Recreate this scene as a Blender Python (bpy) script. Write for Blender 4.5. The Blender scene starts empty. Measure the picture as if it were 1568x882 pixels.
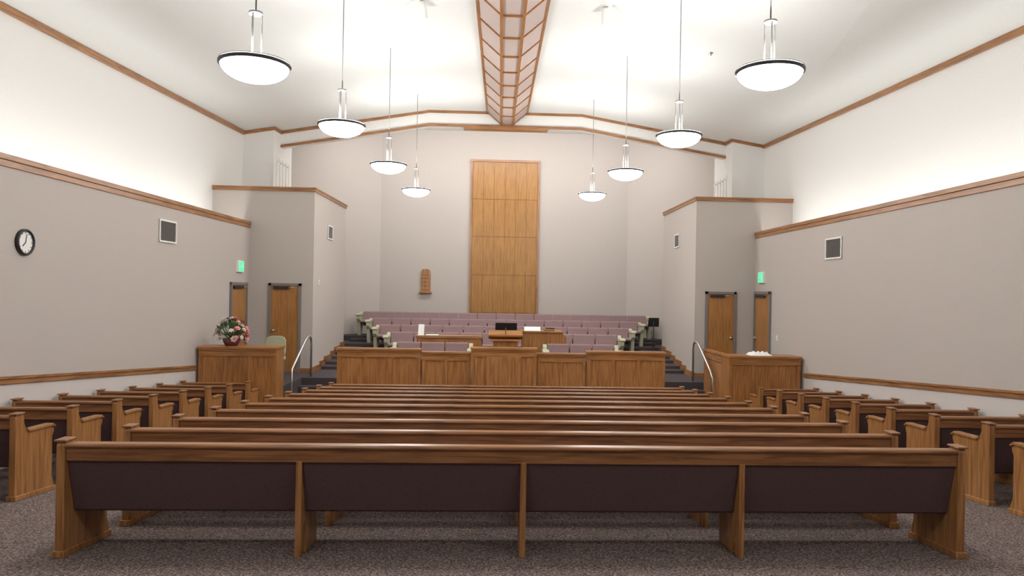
import bpy, bmesh, math, random
from mathutils import Matrix, Vector
random.seed(4)
H = 2.68          # camera height above the low front floor; numbers below are relative to eye level
SL = 0.08         # floor slope of the nave
def fz(y):        # nave floor height (eye-relative)
    return -1.545 - SL*y if y < 14.2 else -2.68
# ------------------------------------------------------------------ materials
def newmat(name):
    m = bpy.data.materials.new(name); m.use_nodes = True
    nt = m.node_tree; b = nt.nodes['Principled BSDF']
    return m, nt, b
def plain(name, col, rough=0.6, metal=0.0, noise=0.0, scale=40, bump=0.0):
    m, nt, b = newmat(name)
    b.inputs['Roughness'].default_value = rough
    b.inputs['Metallic'].default_value = metal
    tc = nt.nodes.new('ShaderNodeTexCoord'); n = nt.nodes.new('ShaderNodeTexNoise')
    n.inputs['Scale'].default_value = scale; n.inputs['Detail'].default_value = 3
    nt.links.new(tc.outputs['Object'], n.inputs['Vector'])
    r = nt.nodes.new('ShaderNodeValToRGB')
    r.color_ramp.elements[0].position = .3; r.color_ramp.elements[1].position = .7
    r.color_ramp.elements[0].color = [c*(1-noise) for c in col]+[1]
    r.color_ramp.elements[1].color = [min(1,c*(1+noise)) for c in col]+[1]
    nt.links.new(n.outputs['Fac'], r.inputs['Fac']); nt.links.new(r.outputs['Color'], b.inputs['Base Color'])
    if bump > 0:
        bp = nt.nodes.new('ShaderNodeBump'); bp.inputs['Strength'].default_value = bump; bp.inputs['Distance'].default_value = .01
        nt.links.new(n.outputs['Fac'], bp.inputs['Height']); nt.links.new(bp.outputs['Normal'], b.inputs['Normal'])
    return m
def wood(name, light, dark, axis, rough=0.35):
    m, nt, b = newmat(name); b.inputs['Roughness'].default_value = rough
    tc = nt.nodes.new('ShaderNodeTexCoord'); mp = nt.nodes.new('ShaderNodeMapping')
    s = [22, 22, 22]; s[axis] = 1.3; mp.inputs['Scale'].default_value = s
    n = nt.nodes.new('ShaderNodeTexNoise'); n.inputs['Scale'].default_value = 1.6; n.inputs['Detail'].default_value = 6
    n.inputs['Distortion'].default_value = .6
    n2 = nt.nodes.new('ShaderNodeTexNoise'); n2.inputs['Scale'].default_value = 1.2
    r = nt.nodes.new('ShaderNodeValToRGB')
    r.color_ramp.elements[0].position = .36; r.color_ramp.elements[1].position = .6
    r.color_ramp.elements[0].color = list(dark)+[1]; r.color_ramp.elements[1].color = list(light)+[1]
    mx = nt.nodes.new('ShaderNodeMixRGB'); mx.blend_type = 'MULTIPLY'; mx.inputs['Fac'].default_value = .3
    L = nt.links
    L.new(tc.outputs['Object'], mp.inputs['Vector']); L.new(mp.outputs['Vector'], n.inputs['Vector'])
    L.new(tc.outputs['Object'], n2.inputs['Vector'])
    L.new(n.outputs['Fac'], r.inputs['Fac']); L.new(r.outputs['Color'], mx.inputs['Color1'])
    L.new(n2.outputs['Fac'], mx.inputs['Color2']); L.new(mx.outputs['Color'], b.inputs['Base Color'])
    return m
def emis(name, col, s):
    m, nt, b = newmat(name); b.inputs['Base Color'].default_value = list(col)+[1]
    b.inputs['Emission Color'].default_value = list(col)+[1]; b.inputs['Emission Strength'].default_value = s
    return m
LO, DO = (.49,.22,.07), (.30,.122,.034)
oakX, oakY, oakZ = [wood('oak_'+a, LO, DO, i) for i, a in enumerate('xyz')]
pewX = wood('pew_oak_x', (.36,.16,.062), (.19,.076,.027), 0, .3)
pewZ = wood('pew_oak_z', (.47,.225,.078), (.28,.117,.038), 2, .32)
trimX, trimY, trimZ = [wood('trim_oak_'+a, (.46,.225,.095), (.28,.125,.05), i) for i, a in enumerate('xyz')]
panelZ = wood('panel_oak', (.46,.225,.058), (.35,.155,.034), 2, .4)
doorZ = wood('door_oak', (.47,.22,.06), (.34,.145,.036), 2, .35)
wallm = plain('wall_fabric_grey', (.51,.46,.425), .9, noise=.04, scale=90, bump=.25)
whitem = plain('plaster_white', (.80,.80,.78), .9, noise=.015, scale=30)
ceilm = plain('ceiling_plaster', (.76,.78,.76), .9, noise=.02, scale=30)
wainm = plain('wainscot_light', (.62,.58,.56), .8, noise=.03, scale=60)
plum = plain('plum_upholstery', (.085,.047,.047), .85, noise=.25, scale=160, bump=.2)
mauve = plain('mauve_upholstery', (.28,.185,.19), .85, noise=.1, scale=120, bump=.2)
lattice = plain('ridge_fabric', (.50,.41,.375), .85, noise=.05, scale=60)
cream = plain('sage_upholstery', (.44,.44,.31), .8, noise=.06, scale=80)
steel = plain('brushed_metal', (.6,.6,.6), .3, .9)
dark = plain('black_metal', (.02,.02,.022), .4)
greyf = plain('grey_door_frame', (.20,.18,.17), .5)
whitep = plain('white_paint', (.82,.82,.8), .5)
paper = plain('paper', (.85,.85,.83), .8)
clay = plain('basket_burgundy', (.18,.04,.05), .6, noise=.3)
rodm = plain('silver_rod', (.30,.30,.30), .4, .8)
bowl = emis('frosted_glass_bowl', (1,.985,.95), 48)
exitm = emis('exit_green', (.05,.75,.35), .8)
# carpet
carpet, nt, b = newmat('speckled_carpet'); b.inputs['Roughness'].default_value = .95
tc = nt.nodes.new('ShaderNodeTexCoord'); n = nt.nodes.new('ShaderNodeTexNoise'); n.inputs['Scale'].default_value = 60; n.inputs['Detail'].default_value = 5
r = nt.nodes.new('ShaderNodeValToRGB'); e = r.color_ramp.elements
e[0].position = .38; e[0].color = (.05,.034,.032,1); e[1].position = .62; e[1].color = (.30,.23,.205,1)
m_ = e.new(.5); m_.color = (.13,.096,.088,1)
bp = nt.nodes.new('ShaderNodeBump'); bp.inputs['Strength'].default_value = .4; bp.inputs['Distance'].default_value = .01
nt.links.new(tc.outputs['Object'], n.inputs['Vector']); nt.links.new(n.outputs['Fac'], r.inputs['Fac']); nt.links.new(r.outputs['Color'], b.inputs['Base Color'])
nt.links.new(n.outputs['Fac'], bp.inputs['Height']); nt.links.new(bp.outputs['Normal'], b.inputs['Normal'])
stepc = plain('step_carpet', (.06,.048,.052), .95, noise=.3, scale=80)
# ------------------------------------------------------------------ mesh builder
class MB:
    def __init__(s): s.v=[]; s.f=[]; s.m=[]; s.mats=[]; s.sm=[]
    def mi(s, m):
        if m not in s.mats: s.mats.append(m)
        return s.mats.index(m)
    def add(s, vs, fs, mat, smooth=False):
        o=len(s.v); s.v += [tuple(v) for v in vs]; i=s.mi(mat)
        for f in fs: s.f.append([o+k for k in f]); s.m.append(i); s.sm.append(smooth)
    def box(s, x0,x1,y0,y1,z0,z1,mat):
        s.add([(x0,y0,z0),(x1,y0,z0),(x1,y1,z0),(x0,y1,z0),(x0,y0,z1),(x1,y0,z1),(x1,y1,z1),(x0,y1,z1)],
              [(0,3,2,1),(4,5,6,7),(0,1,5,4),(1,2,6,5),(2,3,7,6),(3,0,4,7)],mat)
    def prism(s, poly, ax, a, b_, mat):
        n=len(poly)
        def P(p,t):
            return {'x':(t,p[0],p[1]),'y':(p[0],t,p[1]),'z':(p[0],p[1],t)}[ax]
        vs=[P(p,a) for p in poly]+[P(p,b_) for p in poly]
        s.add(vs,[list(range(n))[::-1],list(range(n,2*n))]+[(i,(i+1)%n,n+(i+1)%n,n+i) for i in range(n)],mat)
    def beam(s, p, q, w, h, mat):
        p=Vector(p); q=Vector(q); d=(q-p); side=Vector((d.y,-d.x,0)).normalized()*w/2; dn=Vector((0,0,-h))
        vs=[p-side,p+side,p+side+dn,p-side+dn,q-side,q+side,q+side+dn,q-side+dn]
        s.add(vs,[(0,1,2,3),(7,6,5,4),(0,4,5,1),(1,5,6,2),(2,6,7,3),(3,7,4,0)],mat)
    def lathe(s, prof, c, mat, seg=32, axis='z', smooth=True):
        vs=[]; fs=[]; n=len(prof)
        for k in range(seg):
            a=2*math.pi*k/seg
            for r_,z in prof:
                x,y=r_*math.cos(a),r_*math.sin(a)
                v={'z':(x,y,z),'x':(z,x,y),'y':(x,z,y)}[axis]
                vs.append((c[0]+v[0],c[1]+v[1],c[2]+v[2]))
        for k in range(seg):
            k2=(k+1)%seg
            for i in range(n-1): fs.append((k*n+i,k2*n+i,k2*n+i+1,k*n+i+1))
        s.add(vs,fs,mat,smooth)
    def tube(s, pts, r_, mat, seg=10):
        pts=[Vector(p) for p in pts]; vs=[]; fs=[]
        for i,p in enumerate(pts):
            d=(pts[min(i+1,len(pts)-1)]-pts[max(i-1,0)]).normalized()
            u=d.cross(Vector((0,0,1)) if abs(d.z)<.9 else Vector((1,0,0))).normalized(); w=d.cross(u)
            for k in range(seg):
                a=2*math.pi*k/seg; vs.append(p+(u*math.cos(a)+w*math.sin(a))*r_)
        for i in range(len(pts)-1):
            for k in range(seg):
                k2=(k+1)%seg; fs.append((i*seg+k,i*seg+k2,(i+1)*seg+k2,(i+1)*seg+k))
        fs.append(list(range(seg))); fs.append([ (len(pts)-1)*seg+k for k in range(seg)][::-1])
        s.add(vs,fs,mat,True)
    def mesh(s, name):
        me=bpy.data.meshes.new(name); me.from_pydata(s.v,[],s.f)
        for m in s.mats: me.materials.append(m)
        for p,i,sm in zip(me.polygons,s.m,s.sm): p.material_index=i; p.use_smooth=sm
        bm=bmesh.new(); bm.from_mesh(me); bmesh.ops.recalc_face_normals(bm,faces=bm.faces); bm.to_mesh(me); bm.free()
        return me
    def build(s, name, bevel=0, recenter=True):
        c=Vector((0,0,0))
        if recenter:
            xs=[v[0] for v in s.v]; ys=[v[1] for v in s.v]; zs=[v[2] for v in s.v]
            c=Vector(((min(xs)+max(xs))/2,(min(ys)+max(ys))/2,min(zs)))
            s.v=[(v[0]-c.x,v[1]-c.y,v[2]-c.z) for v in s.v]
        return place(s.mesh(name), name, c, bevel)
def place(me, name, loc, bevel=0, rot=0):
    o=bpy.data.objects.new(name, me); bpy.context.scene.collection.objects.link(o)
    o.location=(loc[0],loc[1],loc[2]+H); o.rotation_euler[2]=rot
    if bevel:
        m=o.modifiers.new('bevel','BEVEL'); m.width=bevel; m.segments=2; m.limit_method='ANGLE'; m.angle_limit=math.radians(50)
    return o
# ------------------------------------------------------------------ room shell
XL, XR = -5.92, 6.22          # nave walls
UL, UR = -6.80, 7.13          # set-back upper walls
YB = -2.6                     # wall behind camera
YW = 22.95                    # chancel back wall
CX0, CX1 = -2.0, 2.2
def edge(y): return 3.40+.035*y
def crown(y): return 3.945+.05*y
def cz(x,y):
    if x<CX0: t=(x-UL)/(CX0-UL); return edge(y)*(1-t)+crown(y)*t
    if x>CX1: t=(UR-x)/(UR-CX1); return edge(y)*(1-t)+crown(y)*t
    return crown(y)
m=MB(); m.prism([(YB,fz(YB)),(14.2,-2.68),(17.2,-2.68),(17.2,-3.0),(YB,-3.0)],'x',XL-.1,XR+.1,carpet); m.build('floor',recenter=False)
# platform, tiers and steps
m=MB()
m.box(-3.37,3.56,15.12,18.2,-2.68,-2.03,stepc)
m.box(XL,-4.40,14.75,17,-2.68,-2.03,stepc); m.box(4.72,XR,14.75,17,-2.68,-2.03,stepc)
for a,b_ in ((-4.40,-3.37),(3.56,4.72)):
    m.box(a,b_,16.1,18.2,-2.68,-2.03,stepc)
    for i in range(3): m.box(a,b_,15.2+.3*i,16.1,-2.68+.1625*i,-2.68+.1625*(i+1),stepc)
TY=[18.2,19.3,20.4,21.5,YW]
for i in range(4):
    y0,y1=TY[i],TY[i+1]; x0,x1=(-4.42,4.75) if i<2 else (-5.3,5.6)
    m.box(x0,x1,y0,y1,-2.68,-1.88+.15*i,stepc)
m.build('floor_platform',recenter=False)
# intermediate aisle steps
for a,b_ in ((-4.40,-3.90),(4.10,4.73)):
    m=MB()
    for i in range(4): m.box(a,b_,TY[i]-.42,TY[i],-2.03+.15*i,-2.03+.15*i+.075,stepc)
    m.build('floor_aisle_steps',recenter=False)
# nave side walls with cove parapet
for side,X,U in (('left',XL,UL),('right',XR,UR)):
    s=-1 if side=='left' else 1
    m=MB(); a,b_=sorted((X,X+s*.12)); m.box(a,b_,YB,17.05,-3.0,1.43,wallm)
    a,b_=sorted((X+s*.12,U)); m.box(a,b_,YB,17.0,1.0,1.08,whitem)
    m.build('wall_'+side,recenter=False)
    m=MB(); a,b_=sorted((U,U+s*.1)); m.box(a,b_,YB,21,1.0,4.6,whitem); m.build('wall_upper_'+side,recenter=False)
    m=MB(); a,b_=sorted((X-s*.035,X+s*.16)); m.box(a,b_,YB,17.0,1.46,1.53,trimY)
    a,b_=sorted((X-s*.018,X)); m.box(a,b_,YB,17.0,1.38,1.46,trimY); m.build('trim_cove_'+side,.006,False)
    m=MB(); a,b_=sorted((X,X-s*.03))
    m.prism([(YB,fz(YB)+1.02),(14.1,-2.672+1.02),(14.1,-2.672+1.11),(YB,fz(YB)+1.11)],'x',a,b_,trimY)
    a,b_=sorted((X,X-s*.045))
    m.prism([(YB,fz(YB)+1.08),(14.1,-2.672+1.08),(14.1,-2.672+1.11),(YB,fz(YB)+1.11)],'x',a,b_,trimY)
    m.build('trim_chair_rail_'+side,0,False)
    m=MB(); a,b_=sorted((X,X-s*.008))
    m.prism([(YB,fz(YB)),(14.1,-2.672),(14.1,-2.672+1.03),(YB,fz(YB)+1.03)],'x',a,b_,wainm); m.build('wall_wainscot_'+side,0,False)
    m=MB(); m.beam((U-s*.03,YB,edge(YB)+.02),(U-s*.03,18.9,edge(18.9)+.02),.06,.10,trimY); m.build('trim_cornice_'+side,0,False)
m=MB(); m.box(UL-.1,UR+.1,YB-.1,YB,-3,5.3,wallm); m.build('wall_rear',recenter=False)
# ceiling
m=MB(); st=[YB,19.5]; xs=[UL-.1,CX0,CX1,UR+.1]
vs=[(x,y,cz(max(UL,min(UR,x)),y)) for y in st for x in xs]
vs+= [(v[0],v[1],v[2]+.1) for v in vs]
m.add(vs,[(0,1,5,4),(1,2,6,5),(2,3,7,6),(8,9,13,12),(9,10,14,13),(10,11,15,14)],ceilm); m.build('ceiling',recenter=False)
# chancel header, jamb columns, alcove
def hz(x): return cz(x,19.5)
JL, JR = -6.0, 6.24
m=MB(); m.prism([(JL,hz(JL)-.44),(CX0,hz(CX0)-.44),(CX1,hz(CX1)-.44),(JR,hz(JR)-.44),(JR,hz(JR)+.1),(CX1,hz(CX1)+.1),(CX0,hz(CX0)+.1),(JL,hz(JL)+.1)],'y',19.5,19.7,whitem)
m.build('wall_header',recenter=False)
m=MB()
for dz in (0,-.44+.07):
    pts=[(JL,hz(JL)+dz),(CX0,hz(CX0)+dz),(CX1,hz(CX1)+dz),(JR,hz(JR)+dz)]
    for p,q in zip(pts,pts[1:]):
        m.prism([(p[0],p[1]),(q[0],q[1]),(q[0],q[1]-.07),(p[0],p[1]-.07)],'y',19.455,19.5,trimX)
m.prism([(-1.1,4.53),(1.3,4.53),(1.25,4.43),(-1.05,4.43)],'y',19.44,19.7,trimX)
m.build('trim_header',0,False)
for side,J,U,s in (('left',JL,UL,-1),('right',JR,UR,1)):
    m=MB(); a,b_=sorted((J,U+s*.1)); m.box(a,b_,18.9,20.5,2.3,4.7,whitem); m.build('wall_column_'+side,recenter=False)
    m=MB(); z0=edge(18.9); z1=cz(J,18.9)
    m.prism([(U,z0+.01),(J,z1+.01),(J,z1-.075),(U,z0-.075)],'y',18.86,18.9,trimX)
    a,b_=sorted((J,J-s*.04)); m.prism([(18.86,z1+.01),(19.5,cz(J,19.5)+.01),(19.5,cz(J,19.5)-.075),(18.86,z1-.075)],'x',a,b_,trimY)
    m.build('trim_column_'+side,0,False)
m=MB(); m.box(-7,7.3,19.7,23.2,5.15,5.25,ceilm); m.build('ceiling_alcove',recenter=False)
m=MB(); m.box(-7,7.3,19.5,19.7,5.0,5.25,whitem); m.build('wall_header_top',recenter=False)
CL, CR = -3.85, 4.15
m=MB(); m.box(CL,CR,YW,YW+.15,-2.68,5.2,wallm); m.build('wall_back',recenter=False)
m=MB(); m.prism([(-6.7,20.45),(CL,YW),(CL,YW+.2),(-6.7,20.65)],'z',-2.68,5.2,wallm); m.build('wall_back_left',recenter=False)
m=MB(); m.prism([(6.95,20.45),(CR,YW),(CR,YW+.2),(6.95,20.65)],'z',-2.68,5.2,wallm); m.build('wall_back_right',recenter=False)
# portal blocks
PL, PR = -4.42, 4.75
for side,P,X,U,s in (('left',PL,XL,UL,-1),('right',PR,XR,UR,1)):
    m=MB(); a,b_=sorted((P,U)); m.box(a,b_,17.0,20.4,-2.68,2.27,wallm); m.build('wall_portal_'+side,recenter=False)
    m=MB(); a,b_=sorted((P-s*.03,U)); m.box(a,b_,16.965,20.43,2.27,2.36,trimX)
    a,b_=sorted((P-s*.045,U)); m.box(a,b_,16.95,20.44,2.335,2.37,trimX); m.build('trim_portal_'+side,.004,False)
    m=MB(); a,b_=sorted((P,P-s*.03)); z=-2.03; yy=17.0
    while yy<20.4:
        nx=[t for t in (17.78,18.2,18.88,19.3,19.98,20.4) if t>yy+.01]
        y1=nx[0]; m.box(a,b_,yy-.08,y1,z,z+.14,trimY); yy=y1; z+=.075
    m.build('baseboard_steps_'+side,0,False)
    m=MB(); a,b_=sorted((P,X)); m.box(a,b_,16.97,17.0,-2.03,-1.92,trimX); m.build('baseboard_portal_'+side,0,False)
# ------------------------------------------------------------------ ridge lattice beam
m=MB(); hw,bw=.55,.17; y0,y1=-2.4,19.45; RC=.13
def rz(y): return crown(y)
mainP=[(-hw,0),(-bw,-.33),(bw,-.33),(hw,0)]
for (xa,za),(xb,zb) in zip(mainP,mainP[1:]):
    vs=[(RC+xa,y0,rz(y0)+za),(RC+xb,y0,rz(y0)+zb),(RC+xb,y1,rz(y1)+zb),(RC+xa,y1,rz(y1)+za)]
    vs2=[(v[0],v[1],v[2]+.02) for v in vs]
    m.add(vs+vs2,[(0,1,2,3),(4,7,6,5),(0,3,7,4),(1,5,6,2),(0,4,5,1),(3,2,6,7)],lattice)
for xa,za in mainP: m.beam((RC+xa,y0,rz(y0)+za+.03),(RC+xa,y1,rz(y1)+za+.03),.05,.06,oakY)
y=y1
while y>0:
    for (xa,za),(xb,zb) in zip(mainP,mainP[1:]):
        z=rz(y)
        m.beam((RC+xa,y-.02,z+za+.005),(RC+xb,y-.02,z+zb+.005),.035,.035,oakX)
    y-=1.1
m.prism([(RC+a,rz(y1)+c) for a,c in mainP],'y',y1-.02,y1,lattice)
m.build('ridge_light_trough',0,False)
# ------------------------------------------------------------------ pews
def pew_mesh(L, supports, name):
    m=MB(); h=L/2
    g=lambda y:-SL*y
    endp=[(-.03,g(-.03)),(-.03,.80),(-.015,.83),(.075,.83),(.09,.81),(.10,.73),(.13,.665),(.18,.635),(.52,.625),(.56,.605),(.56,.57),(.535,.52),(.535,.12),(.57,g(.57)+.07),(.57,g(.57))]
    for sx in (-1,1):
        a,b_=sorted((sx*h,sx*(h-.06))); m.prism(endp,'x',a,b_,pewZ)
        a,b_=sorted((sx*(h+.014),sx*(h-.074)))
        m.prism([(.16,.635),(.53,.625),(.575,.605),(.575,.625),(.53,.655),(.16,.665),(.12,.69),(.125,.66)],'x',a,b_,pewZ)
        m.prism([(-.045,g(-.045)),(-.045,.05+g(-.045)),(.585,.05+g(.585)),(.585,g(.585))],'x',a,b_,pewZ)
        m.box(a,b_,-.04,.09,.83,.845,pewX)
    i=h-.06
    m.prism([(-.035,.79),(.055,.79),(.06,.805),(.05,.82),(-.03,.82),(-.04,.805)],'x',-i,i,pewX)
    m.prism([(-.015,.69),(.04,.69),(.04,.795),(-.02,.795)],'x',-i,i,pewX)
    m.prism([(.0,.695),(.035,.695),(.13,.32),(.09,.31)],'x',-i,i,plum)
    m.prism([(.04,.75),(.075,.73),(.16,.42),(.12,.38),(.035,.69)],'x',-i,i,mauve)
    m.prism([(.10,.34),(.50,.36),(.52,.39),(.51,.43),(.47,.445),(.12,.41)],'x',-i,i,mauve)
    m.box(-i,i,.10,.13,.30,.34,plum)
    for x in supports:
        m.prism([(-.02,g(0)),(-.02,.70),(.0,.70),(.02,.57),(.10,.32),(.49,.35),(.46,.28),(.44,g(.44)),(.12,g(.12)),(.10,.24),(.04,.2),(.04,g(.04))],'x',x-.022,x+.022,pewZ)
    return m.mesh(name)
Lc=6.67; pm=pew_mesh(Lc,(-1.63,0,1.63),'center_pew')
for k in range(10):
    y=5.18+.9*k; place(pm,'church_pew',(.20,y+.03,fz(y+.03)),.006)
pml=pew_mesh(1.24,(),'side_pew'); pmr=pew_mesh(1.14,(),'side_pew_b')
for k in range(1,10):
    y=5.18+.9*k+.03
    place(pml,'church_pew',(-5.225,y,fz(y)),.006)
    place(pmr,'church_pew',(5.575,y,fz(y)),.006)
# ------------------------------------------------------------------ rostrum panelling
def panel_section(m,x0,x1,yf,zb,zt,n,depth=.1):
    m.box(x0,x1,yf+.02,yf+depth,zb,zt-.05,oakZ)
    m.box(x0-.015,x1+.015,yf-.03,yf+depth+.03,zt-.045,zt,oakX)
    m.box(x0,x1,yf-.012,yf+.02,zt-.085,zt-.045,oakX)
    m.box(x0,x1,yf,yf+.02,zt-.19,zt-.085,oakX)
    m.box(x0,x1,yf,yf+.02,zb,zb+.18,oakX)
    w=(x1-x0-.07)/n
    for i in range(n+1): m.box(x0+i*w,x0+i*w+.07,yf+.001,yf+.02,zb+.18,zt-.19,oakZ)
m=MB()
panel_section(m,-3.37,-1.63,14.95,-2.68,-1.25,3,.14)
panel_section(m,-1.61,-.59,15.0,-2.68,-1.31,2)
panel_section(m,-.57,.81,14.88,-2.68,-1.20,3,.22)
panel_section(m,.83,1.86,15.0,-2.68,-1.31,2)
panel_section(m,1.88,3.56,14.95,-2.68,-1.25,3,.14)
m.box(-.25,.49,14.86,14.88,-2.5,-1.39,oakZ)
m.build('rostrum_front_panel',.005)
m=MB(); panel_section(m,-5.86,-4.36,14.1,-2.68,-1.19,3,.5); m.build('side_panel_cabinet',.005)
m=MB(); panel_section(m,4.68,6.16,14.15,-2.68,-1.24,3,.5)
m.box(4.68,4.78,14.66,15.9,-2.68,-1.285,oakZ); m.box(4.65,4.81,14.66,15.93,-1.285,-1.24,oakY)
m.box(4.66,4.68,14.66,15.9,-1.43,-1.30,oakY)
m.build('side_panel_cabinet',.005)
# ------------------------------------------------------------------ choir seating
def seat_row(x0,x1,Y,zt,zf,name='choir_seat_row'):
    m=MB(); n=max(1,round((x1-x0)/.58)); w=(x1-x0)/n
    for i in range(n):
        a=x0+i*w+.012; b_=x0+(i+1)*w-.012
        m.prism([(Y-.08,zt-.42),(Y-.02,zt-.03),(Y-.005,zt),(Y+.05,zt),(Y+.06,zt-.03),(Y+.0,zt-.45)],'x',a,b_,mauve)
        m.prism([(Y-.50,zf+.40),(Y-.06,zf+.36),(Y-.06,zf+.44),(Y-.46,zf+.48),(Y-.51,zf+.45)],'x',a,b_,mauve)
        m.box((a+b_)/2-.03,(a+b_)/2+.03,Y-.3,Y-.22,zf,zf+.39,steel)
    for x,s in ((x0,-1),(x1,1)):
        a,b_=sorted((x+s*.005,x+s*.10))
        m.prism([(Y-.12,zf),(Y+.02,zf+.35),(Y+.07,zt-.05),(Y+.03,zt-.01),(Y-.06,zt-.06),(Y-.14,zf+.62),(Y-.46,zf+.64),(Y-.53,zf+.59),(Y-.52,zf+.5),(Y-.42,zf+.4),(Y-.35,zf)],'x',a,b_,cream)
        a,b_=sorted((x-s*.02,x+s*.13))
        m.prism([(Y-.12,zf+.60),(Y-.48,zf+.61),(Y-.54,zf+.60),(Y-.55,zf+.64),(Y-.48,zf+.68),(Y-.10,zf+.67)],'x',a,b_,cream)
    return m.build(name,.012)
seat_row(-2.38,-.70,16.75,-1.24,-2.03); seat_row(1.15,2.75,16.75,-1.24,-2.03)
seat_row(-2.85,3.18,18.85,-1.13,-1.88)
seat_row(-3.33,3.68,19.95,-1.00,-1.73)
seat_row(-3.72,4.16,21.05,-.86,-1.58)
seat_row(-4.20,4.62,22.1,-.71,-1.43)
# pulpit
m=MB(); x0,x1=-.12,.42
m.box(x0,x1,15.35,15.75,-2.03,-1.05,oakZ); m.box(x0-.05,x1+.05,15.3,15.8,-1.10,-1.05,oakX)
m.prism([(15.28,-.99),(15.28,-.95),(15.82,-.88),(15.82,-1.04),(15.7,-1.05),(15.4,-1.05)],'x',x0-.10,x1+.10,oakX)
m.box(x0-.03,x1+.03,15.32,15.78,-2.03,-1.93,oakX)
m.tube([(.15,15.3,-.95),(.15,15.25,-.86),(.15,15.32,-.80)],.008,dark)
m.build('pulpit',.008)
def music_stand(x,y,zf,zt,w=.5):
    m=MB(); m.tube([(x,y,zf+.05),(x,y,zt-.12)],.014,dark)
    for k in range(3):
        a=k*2.094+.5; m.tube([(x,y,zf+.22),(x+.22*math.cos(a),y+.22*math.sin(a),zf+.008)],.009,dark)
    m.prism([(y-.05,zt),(y-.035,zt),(y+.07,zt-.24),(y-.02,zt-.26),(y-.02,zt-.245),(y+.045,zt-.24)],'x',x-w/2,x+w/2,dark)
    m.build('music_stand',.003)
music_stand(.17,16.4,-2.03,-.74); music_stand(4.44,20.15,-1.73,-.70,.30)
# piano and organ console
m=MB(); x0,x1,y0=-1.95,-.42,17.0
m.box(x0,x1,y0+.0,y0+.32,-2.0,-1.16,oakX); m.box(x0-.03,x1+.03,y0-.03,y0+.40,-1.16,-1.10,trimX)
m.box(x0,x1,y0+.32,y0+.62,-1.42,-1.28,oakX)
for x in (x0+.05,x1-.11): m.box(x,x+.06,y0+.5,y0+.58,-2.03,-1.42,oakZ)
for x in (x0+.02,(x0+x1)/2-.04,x1-.1): m.box(x,x+.08,y0-.015,y0,-2.03,-1.16,oakZ)
m.prism([(y0+.02,-1.10),(y0+.12,-.84),(y0+.13,-.84),(y0+.05,-1.10)],'x',x0+.02,x0+.16,paper)
m.box(x0+.2,x0+.5,y0+.05,y0+.28,-1.10,-1.085,paper)
m.build('upright_piano',.006)
m=MB(); x0,x1,y0=.58,1.55,17.35
m.box(x0,x1,y0,y0+.5,-2.03,-1.02,oakZ); m.box(x0-.03,x1+.03,y0-.03,y0+.55,-1.02,-.975,oakX)
m.prism([(x0,-2.03),(x0-.0,-1.0),(x1,-1.0),(x1+.12,-1.12),(x1+.12,-2.03)],'y',y0+.05,y0+.6,oakZ)
m.prism([(y0+.1,-.975),(y0+.2,-.88),(y0+.22,-.88),(y0+.16,-.975)],'x',x0+.05,x0+.45,paper)
m.box(x0+.55,x0+.8,y0+.1,y0+.35,-.975,-.93,trimX); m.box(x0+.58,x0+.8,y0+.12,y0+.3,-.93,-.9,dark)
m.build('organ_console',.006)
def side_chair(x,y,zf,rot=0):
    m=MB()
    for a in (-.2,.2):
        m.tube([(x+a,y-.2,zf),(x+a,y-.2,zf+.44)],.013,steel); m.tube([(x+a,y+.2,zf),(x+a,y+.2,zf+.44),(x+a,y+.26,zf+.85)],.013,steel)
    m.box(x-.23,x+.23,y-.23,y+.22,zf+.42,zf+.48,cream)
    m.prism([(x-.22,zf+.56),(x+.22,zf+.56),(x+.22,zf+.84),(x+.18,zf+.91),(x+.10,zf+.94),(x-.10,zf+.94),(x-.18,zf+.91),(x-.22,zf+.84)],'y',y+.20,y+.245,cream)
    m.build('side_chair',.01)
side_chair(-4.95,15.75,-2.03)
for x in (-4.30,4.58):
    m=MB(); s=1 if x<0 else -1
    pts=[(x,14.95,-2.68),(x,14.95,-1.80),(x,15.0,-1.72),(x,15.08,-1.66),(x+s*.02,15.9,-1.17),(x+s*.03,16.05,-1.11),(x+s*.04,16.2,-1.11),(x+s*.045,16.27,-1.17),(x+s*.045,16.3,-1.28),(x+s*.045,16.3,-2.03)]
    m.tube(pts,.024,steel); m.lathe([(0,.02),(.05,.02),(.05,0)],(x,14.95,-2.68),steel,16)
    m.build('stair_handrail')
# ------------------------------------------------------------------ tall wooden screen on back wall
m=MB(); x0,x1,z0,z1=-.93,1.19,-1.43,4.16; yw=YW
m.box(x0,x1,yw-.05,yw,z0,z1,doorZ)
for x in (x0-.05,x1-.01): m.box(x,x+.06,yw-.08,yw,z0,z1+.05,trimZ)
m.box(x0-.06,x1+.06,yw-.09,yw,z1,z1+.07,trimX)
rows=[-.72,.50,1.74,2.95,z1]; zz=[z0]+rows
cols=6; w=(x1-x0-.04)/cols
for j in range(len(zz)-1):
    for i in range(cols):
        m.box(x0+.02+i*w+.004,x0+.02+(i+1)*w-.004,yw-.066,yw-.05,zz[j]+.008,zz[j+1]-.008,panelZ)
m.build('tall_wood_screen',0)
m=MB(); cx,zc=-2.38,.26
m.prism([(cx-.15,zc-.33),(cx+.15,zc-.33),(cx+.15,zc+.33),(cx+.09,zc+.40),(cx-.09,zc+.40),(cx-.15,zc+.33)],'y',YW-.06,YW,trimZ)
m.box(cx-.20,cx+.20,YW-.12,YW,zc-.38,zc-.33,oakX)
for i in range(5): m.box(cx-.11,cx+.11,YW-.07,YW-.06,zc-.27+.12*i,zc-.25+.12*i,oakX)
for i in range(3): m.box(cx-.08,cx+.08,YW-.072,YW-.06,zc-.14+.12*i,zc-.07+.12*i,oakZ)
m.build('hymn_board',.004)
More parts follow.
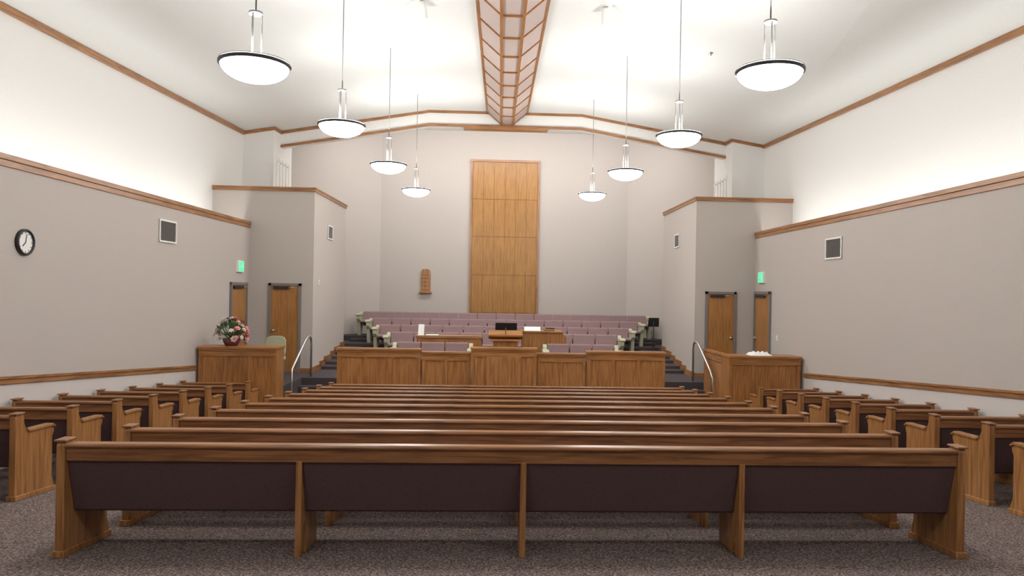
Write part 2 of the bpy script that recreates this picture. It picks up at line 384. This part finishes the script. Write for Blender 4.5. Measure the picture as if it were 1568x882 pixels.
# ------------------------------------------------------------------ doors
def door(name,w,h,sx_knob):
    m=MB()
    m.box(-w/2,-w/2+.06,-.05,.0,0,h,greyf); m.box(w/2-.06,w/2,-.05,.0,0,h,greyf); m.box(-w/2,w/2,-.05,0,h-.06,h,greyf)
    m.box(-w/2+.06,w/2-.06,-.025,0,.01,h-.06,doorZ)
    m.box(-w/2+.12,w/2-.3,-.07,-.025,h-.14,h-.08,dark); m.tube([(w/2-.32,-.05,h-.10),(w/2-.15,-.10,h-.10)],.01,steel)
    kx=sx_knob*(w/2-.13)
    m.lathe([(0,-.09),(.028,-.085),(.032,-.06),(.014,-.045),(.03,-.03),(.03,-.025)],(kx,0,1.0),steel,16,'y')
    return m.mesh(name)
dm=door('door',.76,2.12,-1); dm2=door('door_b',1.0,2.12,-1); dm3=door('door_c',.76,2.12,1)
place(dm,'door_1',(-5.07,16.998,-2.03)); place(dm3,'door_2',(5.38,16.998,-2.05))
place(dm2,'door_3',(XL+.002,16.3,-2.03),0,math.radians(90)); place(dm2,'door_4',(XR-.002,16.42,-2.03),0,math.radians(-90))
# ------------------------------------------------------------------ wall fittings
def vent(w,h):
    m=MB(); m.box(-w/2,w/2,-.012,0,-h/2,h/2,dark)
    for a,b_,c,d in ((-w/2,-w/2+.03,-h/2,h/2),(w/2-.03,w/2,-h/2,h/2),(-w/2,w/2,-h/2,-h/2+.03),(-w/2,w/2,h/2-.03,h/2)): m.box(a,b_,-.025,0,c,d,whitep)
    n=14
    for i in range(n):
        x=-w/2+.04+(w-.08)*(i+.5)/n; m.box(x-.006,x+.006,-.022,-.010,-h/2+.03,h/2-.03,greyf)
    return m.mesh('vent')
v1=vent(.64,.40); v2=vent(.5,.36)
place(v1,'air_vent',(XL,12.85,.95),0,math.radians(90)); place(v1,'air_vent',(XR,12.93,.90),0,math.radians(-90))
place(v2,'air_vent',(PL,18.55,1.43),0,math.radians(90)); place(v2,'air_vent',(PR,18.8,1.42),0,math.radians(-90))
m=MB(); R=.165
m.lathe([(0,-.0),(R,-.0),(R,-.035),(R-.012,-.045),(R-.028,-.04),(R-.03,-.02)],(0,0,0),dark,40,'y')
m.lathe([(R-.028,-.022),(0,-.022)],(0,0,0),whitep,40,'y')
for k in range(12):
    a=k*math.pi/6; c,s=math.cos(a),math.sin(a); r1,r2=R-.055,R-.038
    m.tube([(r1*s,-.024,r1*c),(r2*s,-.024,r2*c)],.004,dark,6)
m.tube([(0,-.027,0),(-.055,-.027,-.05)],.005,dark,6); m.tube([(0,-.027,0),(.02,-.027,.10)],.004,dark,6)
place(m.mesh('clock'),'wall_clock',(XL,9.06,.5),0,math.radians(90))
for X,y,z,rz_ in ((XL,16.35,.45,90),(XR,16.5,.42,-90)):
    m=MB(); m.box(-.17,.17,-.05,0,-.13,.13,whitep); m.box(-.145,.145,-.056,-.05,-.105,.105,exitm)
    for i,ch in enumerate('EXIT'):
        x=-.105+i*.06
        if ch in 'EI': m.box(x,x+.012,-.06,-.056,-.06,.06,whitep)
        if ch=='E':
            for zz_ in (-.06,-.005,.05): m.box(x,x+.04,-.06,-.056,zz_,zz_+.012,whitep)
        if ch=='X':
            m.tube([(x,-.058,-.06),(x+.04,-.058,.06)],.006,whitep,6); m.tube([(x,-.058,.06),(x+.04,-.058,-.06)],.006,whitep,6)
        if ch=='T': m.box(x,x+.045,-.06,-.056,.05,.062,whitep); m.box(x+.017,x+.029,-.06,-.056,-.06,.06,whitep)
    place(m.mesh('exit'),'exit_sign',(X,y,z),0,math.radians(rz_))
m=MB(); m.box(-.04,.04,-.02,0,-.07,.07,whitep); m.box(-.012,.012,-.028,-.02,-.03,.03,steel)
place(m.mesh('thermostat'),'thermostat',(PL,17.5,.12),.003,math.radians(90))
m=MB(); m.box(-.04,.04,-.012,0,-.06,.06,whitep); m.box(-.008,.008,-.02,-.012,-.015,.015,whitep)
place(m.mesh('light_switch'),'light_switch',(XR,15.55,-.95),.003,math.radians(-90))
for x,zt,s in ((-5.66,3.36,1),(5.83,3.18,-1)):
    m=MB()
    for i in range(5): m.box(x+s*(-.17+i*.085)-.012,x+s*(-.17+i*.085)+.012,18.6-.02*i,18.64-.02*i,2.37,zt-.05*i,whitep)
    m.beam((x-s*.17,18.66,zt-.08),(x+s*.19,18.56,zt-.28),.015,.03,whitep); m.beam((x-s*.17,18.66,2.45),(x+s*.19,18.56,2.45),.015,.03,whitep)
    m.build('slatted_rack')
# ------------------------------------------------------------------ pendants
def pendant(x,y,z,d):
    R=d/2; m=MB(); prof=[]
    for i in range(11):
        a=i/10*math.pi/2; prof.append((R*.94*math.sin(a),-R*.48*math.cos(a)))
    m.lathe(prof,(x,y,z-.002),bowl,40)
    m.lathe([(R*.92,-.016),(R*1.0,-.010),(R,.012),(R*.96,.018),(R*.92,.0),(R*.92,-.016)],(x,y,z),dark,40)
    m.lathe([(R*.90,.022),(R*.985,.026),(R*.985,.016)],(x,y,z),steel,40)
    ht=.76*d
    for k in range(3):
        a=k*2.094+.4; m.tube([(x+.05*math.cos(a),y+.05*math.sin(a),z-.02),(x+.05*math.cos(a),y+.05*math.sin(a),z+ht)],.006,rodm,8)
        m.tube([(x,y,z+.02),(x+R*.93*math.cos(a),y+R*.93*math.sin(a),z+.01)],.006,rodm,8)
    m.lathe([(0,.02),(.058,.02),(.058,.0),(0,0)],(x,y,z+ht-.02),rodm,20)
    zc=cz(x,y)
    m.tube([(x,y,z+ht),(x,y,zc-.02)],.007,rodm,8)
    m.lathe([(0,-.035),(.05,-.03),(.06,0)],(x,y,zc),whitep,20)
    m.build('pendant_light')
    l=bpy.data.lights.new('pendant_lamp','POINT'); l.energy=UP; l.shadow_soft_size=.12; l.color=(1,.985,.96)
    o=bpy.data.objects.new('pendant_lamp_bulb',l); bpy.context.scene.collection.objects.link(o); o.location=(x,y,z+.13+H)
UP=64
for p in [(-2.14,6.2,1.91,.60),(-2.2,9.8,2.23,.645),(-2.14,13.5,2.35,.69),(-2.08,17.4,2.43,.70),
          (2.37,6.2,1.99,.60),(2.47,9.8,2.21,.645),(2.38,13.5,2.33,.69),(2.25,17.4,2.43,.70)]: pendant(*p)
UP=45
for y in (2.4,):
    for x in (-2.14,2.4): pendant(x,y,1.9,.6)
for x,s in ((-1.30,-1),(1.60,1)):
    m=MB(); zc=crown(11)
    m.lathe([(0,0),(.05,0),(.05,-.025),(0,-.025)],(x,11,zc),whitep,16)
    m.tube([(x,11,zc-.02),(x,11,zc-.08)],.01,whitep,8)
    m.tube([(x-.03*s,10.97,zc-.05),(x-.03*s+.02,11.12,zc-.25)],.055,whitep,20)
    m.tube([(x+.1*s,11,zc-.01),(x+.22*s,11.1,zc-.09)],.02,whitep,12)
    m.build('ceiling_spotlight')
for x,y in ((-3.9,9.6),(3.7,12.5)):
    m=MB(); zc=cz(x,y); m.lathe([(0,-.06),(.02,-.06),(.02,-.03),(.06,-.02),(.07,0)],(x,y,zc-.012),steel,16); m.build('fire_sprinkler')
# ------------------------------------------------------------------ flowers and cloth
def arrangement(x,y,z):
    m=MB()
    m.lathe([(0,0),(.11,0),(.15,.06),(.17,.13),(.155,.135),(.13,.07),(0,.05)],(x,y,z),clay,24)
    fm=[plain('petal_white',(.85,.8,.75),.7),plain('petal_pink',(.75,.3,.35),.7),plain('petal_burgundy',(.3,.03,.06),.7),plain('petal_cream',(.8,.62,.5),.7)]
    leaf=plain('leaf_green',(.04,.11,.035),.6,noise=.3)
    for i in range(95):
        a=random.uniform(0,2*math.pi); el=math.radians(random.uniform(0,88)); 
        d=Vector((math.cos(a)*math.cos(el)*.38,math.sin(a)*math.cos(el)*.26,math.sin(el)*.43+.03))*random.uniform(.72,1)
        c=Vector((x,y,z+.10)); p=c+d; n_=d.normalized()
        u=n_.cross(Vector((0,0,1.01))).normalized(); w=n_.cross(u)
        if i<52:
            m.tube([c,c+d*.5+Vector((0,0,.02)),p],.004,leaf,5)
            mat=random.choice([fm[0],fm[0],fm[1],fm[1],fm[2],fm[3]]); r=random.uniform(.045,.07)
            for ring,rr,lift in ((6,r,.0),(5,r*.6,.02)):
                for k in range(ring):
                    t=2*math.pi*k/ring+ring; e1=u*math.cos(t)+w*math.sin(t); e2=u*-math.sin(t)+w*math.cos(t)
                    m.add([p+n_*lift,p+e1*rr*.6+e2*rr*.45+n_*(lift+.02),p+e1*rr+n_*(lift+.012),p+e1*rr*.6-e2*rr*.45+n_*(lift+.02)],[(0,1,2,3)],mat)
            m.lathe([(0,.012),(.012,.006),(.014,-.005),(0,-.01)],tuple(p+n_*.03),fm[3],8)
        else:
            q=c+d*.95; e=(u*random.uniform(-1,1)+w*random.uniform(-1,1)).normalized()*.03
            m.add([q-n_*.10,q-n_*.02+e,q+n_*.05,q-n_*.02-e],[(0,1,2,3)],leaf)
    m.build('flower_arrangement')
arrangement(-5.33,14.38,-1.19)
m=MB(); vs=[];N=14
for i in range(N+1):
    for j in range(N+1):
        x=5.15+.46*i/N; y=14.22+.34*j/N; e=min(i,N-i,j,N-j)/3; vs.append((x+random.uniform(-.01,.01),y,-1.235+min(1,e)*(.03+.055*abs(math.sin(i*1.1+j*.5))*abs(math.cos(j*.8)))))
m.add(vs,[(i*(N+1)+j,(i+1)*(N+1)+j,(i+1)*(N+1)+j+1,i*(N+1)+j+1) for i in range(N) for j in range(N)],paper,True); m.build('white_cloth')
# ------------------------------------------------------------------ lights
def area(name,loc,sx,sy,e,rot,col=(1,.985,.96)):
    l=bpy.data.lights.new(name,'AREA'); l.shape='RECTANGLE'; l.size=sx; l.size_y=sy; l.energy=e; l.color=col
    o=bpy.data.objects.new(name,l); bpy.context.scene.collection.objects.link(o)
    o.location=(loc[0],loc[1],loc[2]+H); o.rotation_euler=rot; return o
for x,s in ((-6.15,1),(6.45,-1)):
    area('cove_strip_light',(x,7.2,1.16),.12,18.8,110,(math.pi,math.radians(5)*s,0))
area('alcove_strip_light',(.15,20.2,4.7),9,.2,225,(math.radians(42),0,0))
w=bpy.data.worlds.new('world'); bpy.context.scene.world=w; w.use_nodes=True
w.node_tree.nodes['Background'].inputs[0].default_value=(.5,.5,.5,1); w.node_tree.nodes['Background'].inputs[1].default_value=.05
# ------------------------------------------------------------------ camera
cam=bpy.data.cameras.new('camera'); co=bpy.data.objects.new('camera',cam); bpy.context.scene.collection.objects.link(co)
cam.sensor_width=36; cam.sensor_fit='HORIZONTAL'; cam.lens=36*1083/1568; cam.shift_x=-.0179; cam.shift_y=.0032; cam.clip_start=.05
co.matrix_world=Matrix.Translation((0,0,H)) @ Matrix.Rotation(math.radians(-2.5),4,'Z') @ Matrix.Rotation(math.radians(90),4,'X') @ Matrix.Rotation(math.radians(1.0),4,'Z')
bpy.context.scene.camera=co
bpy.context.scene.view_settings.view_transform='Standard'
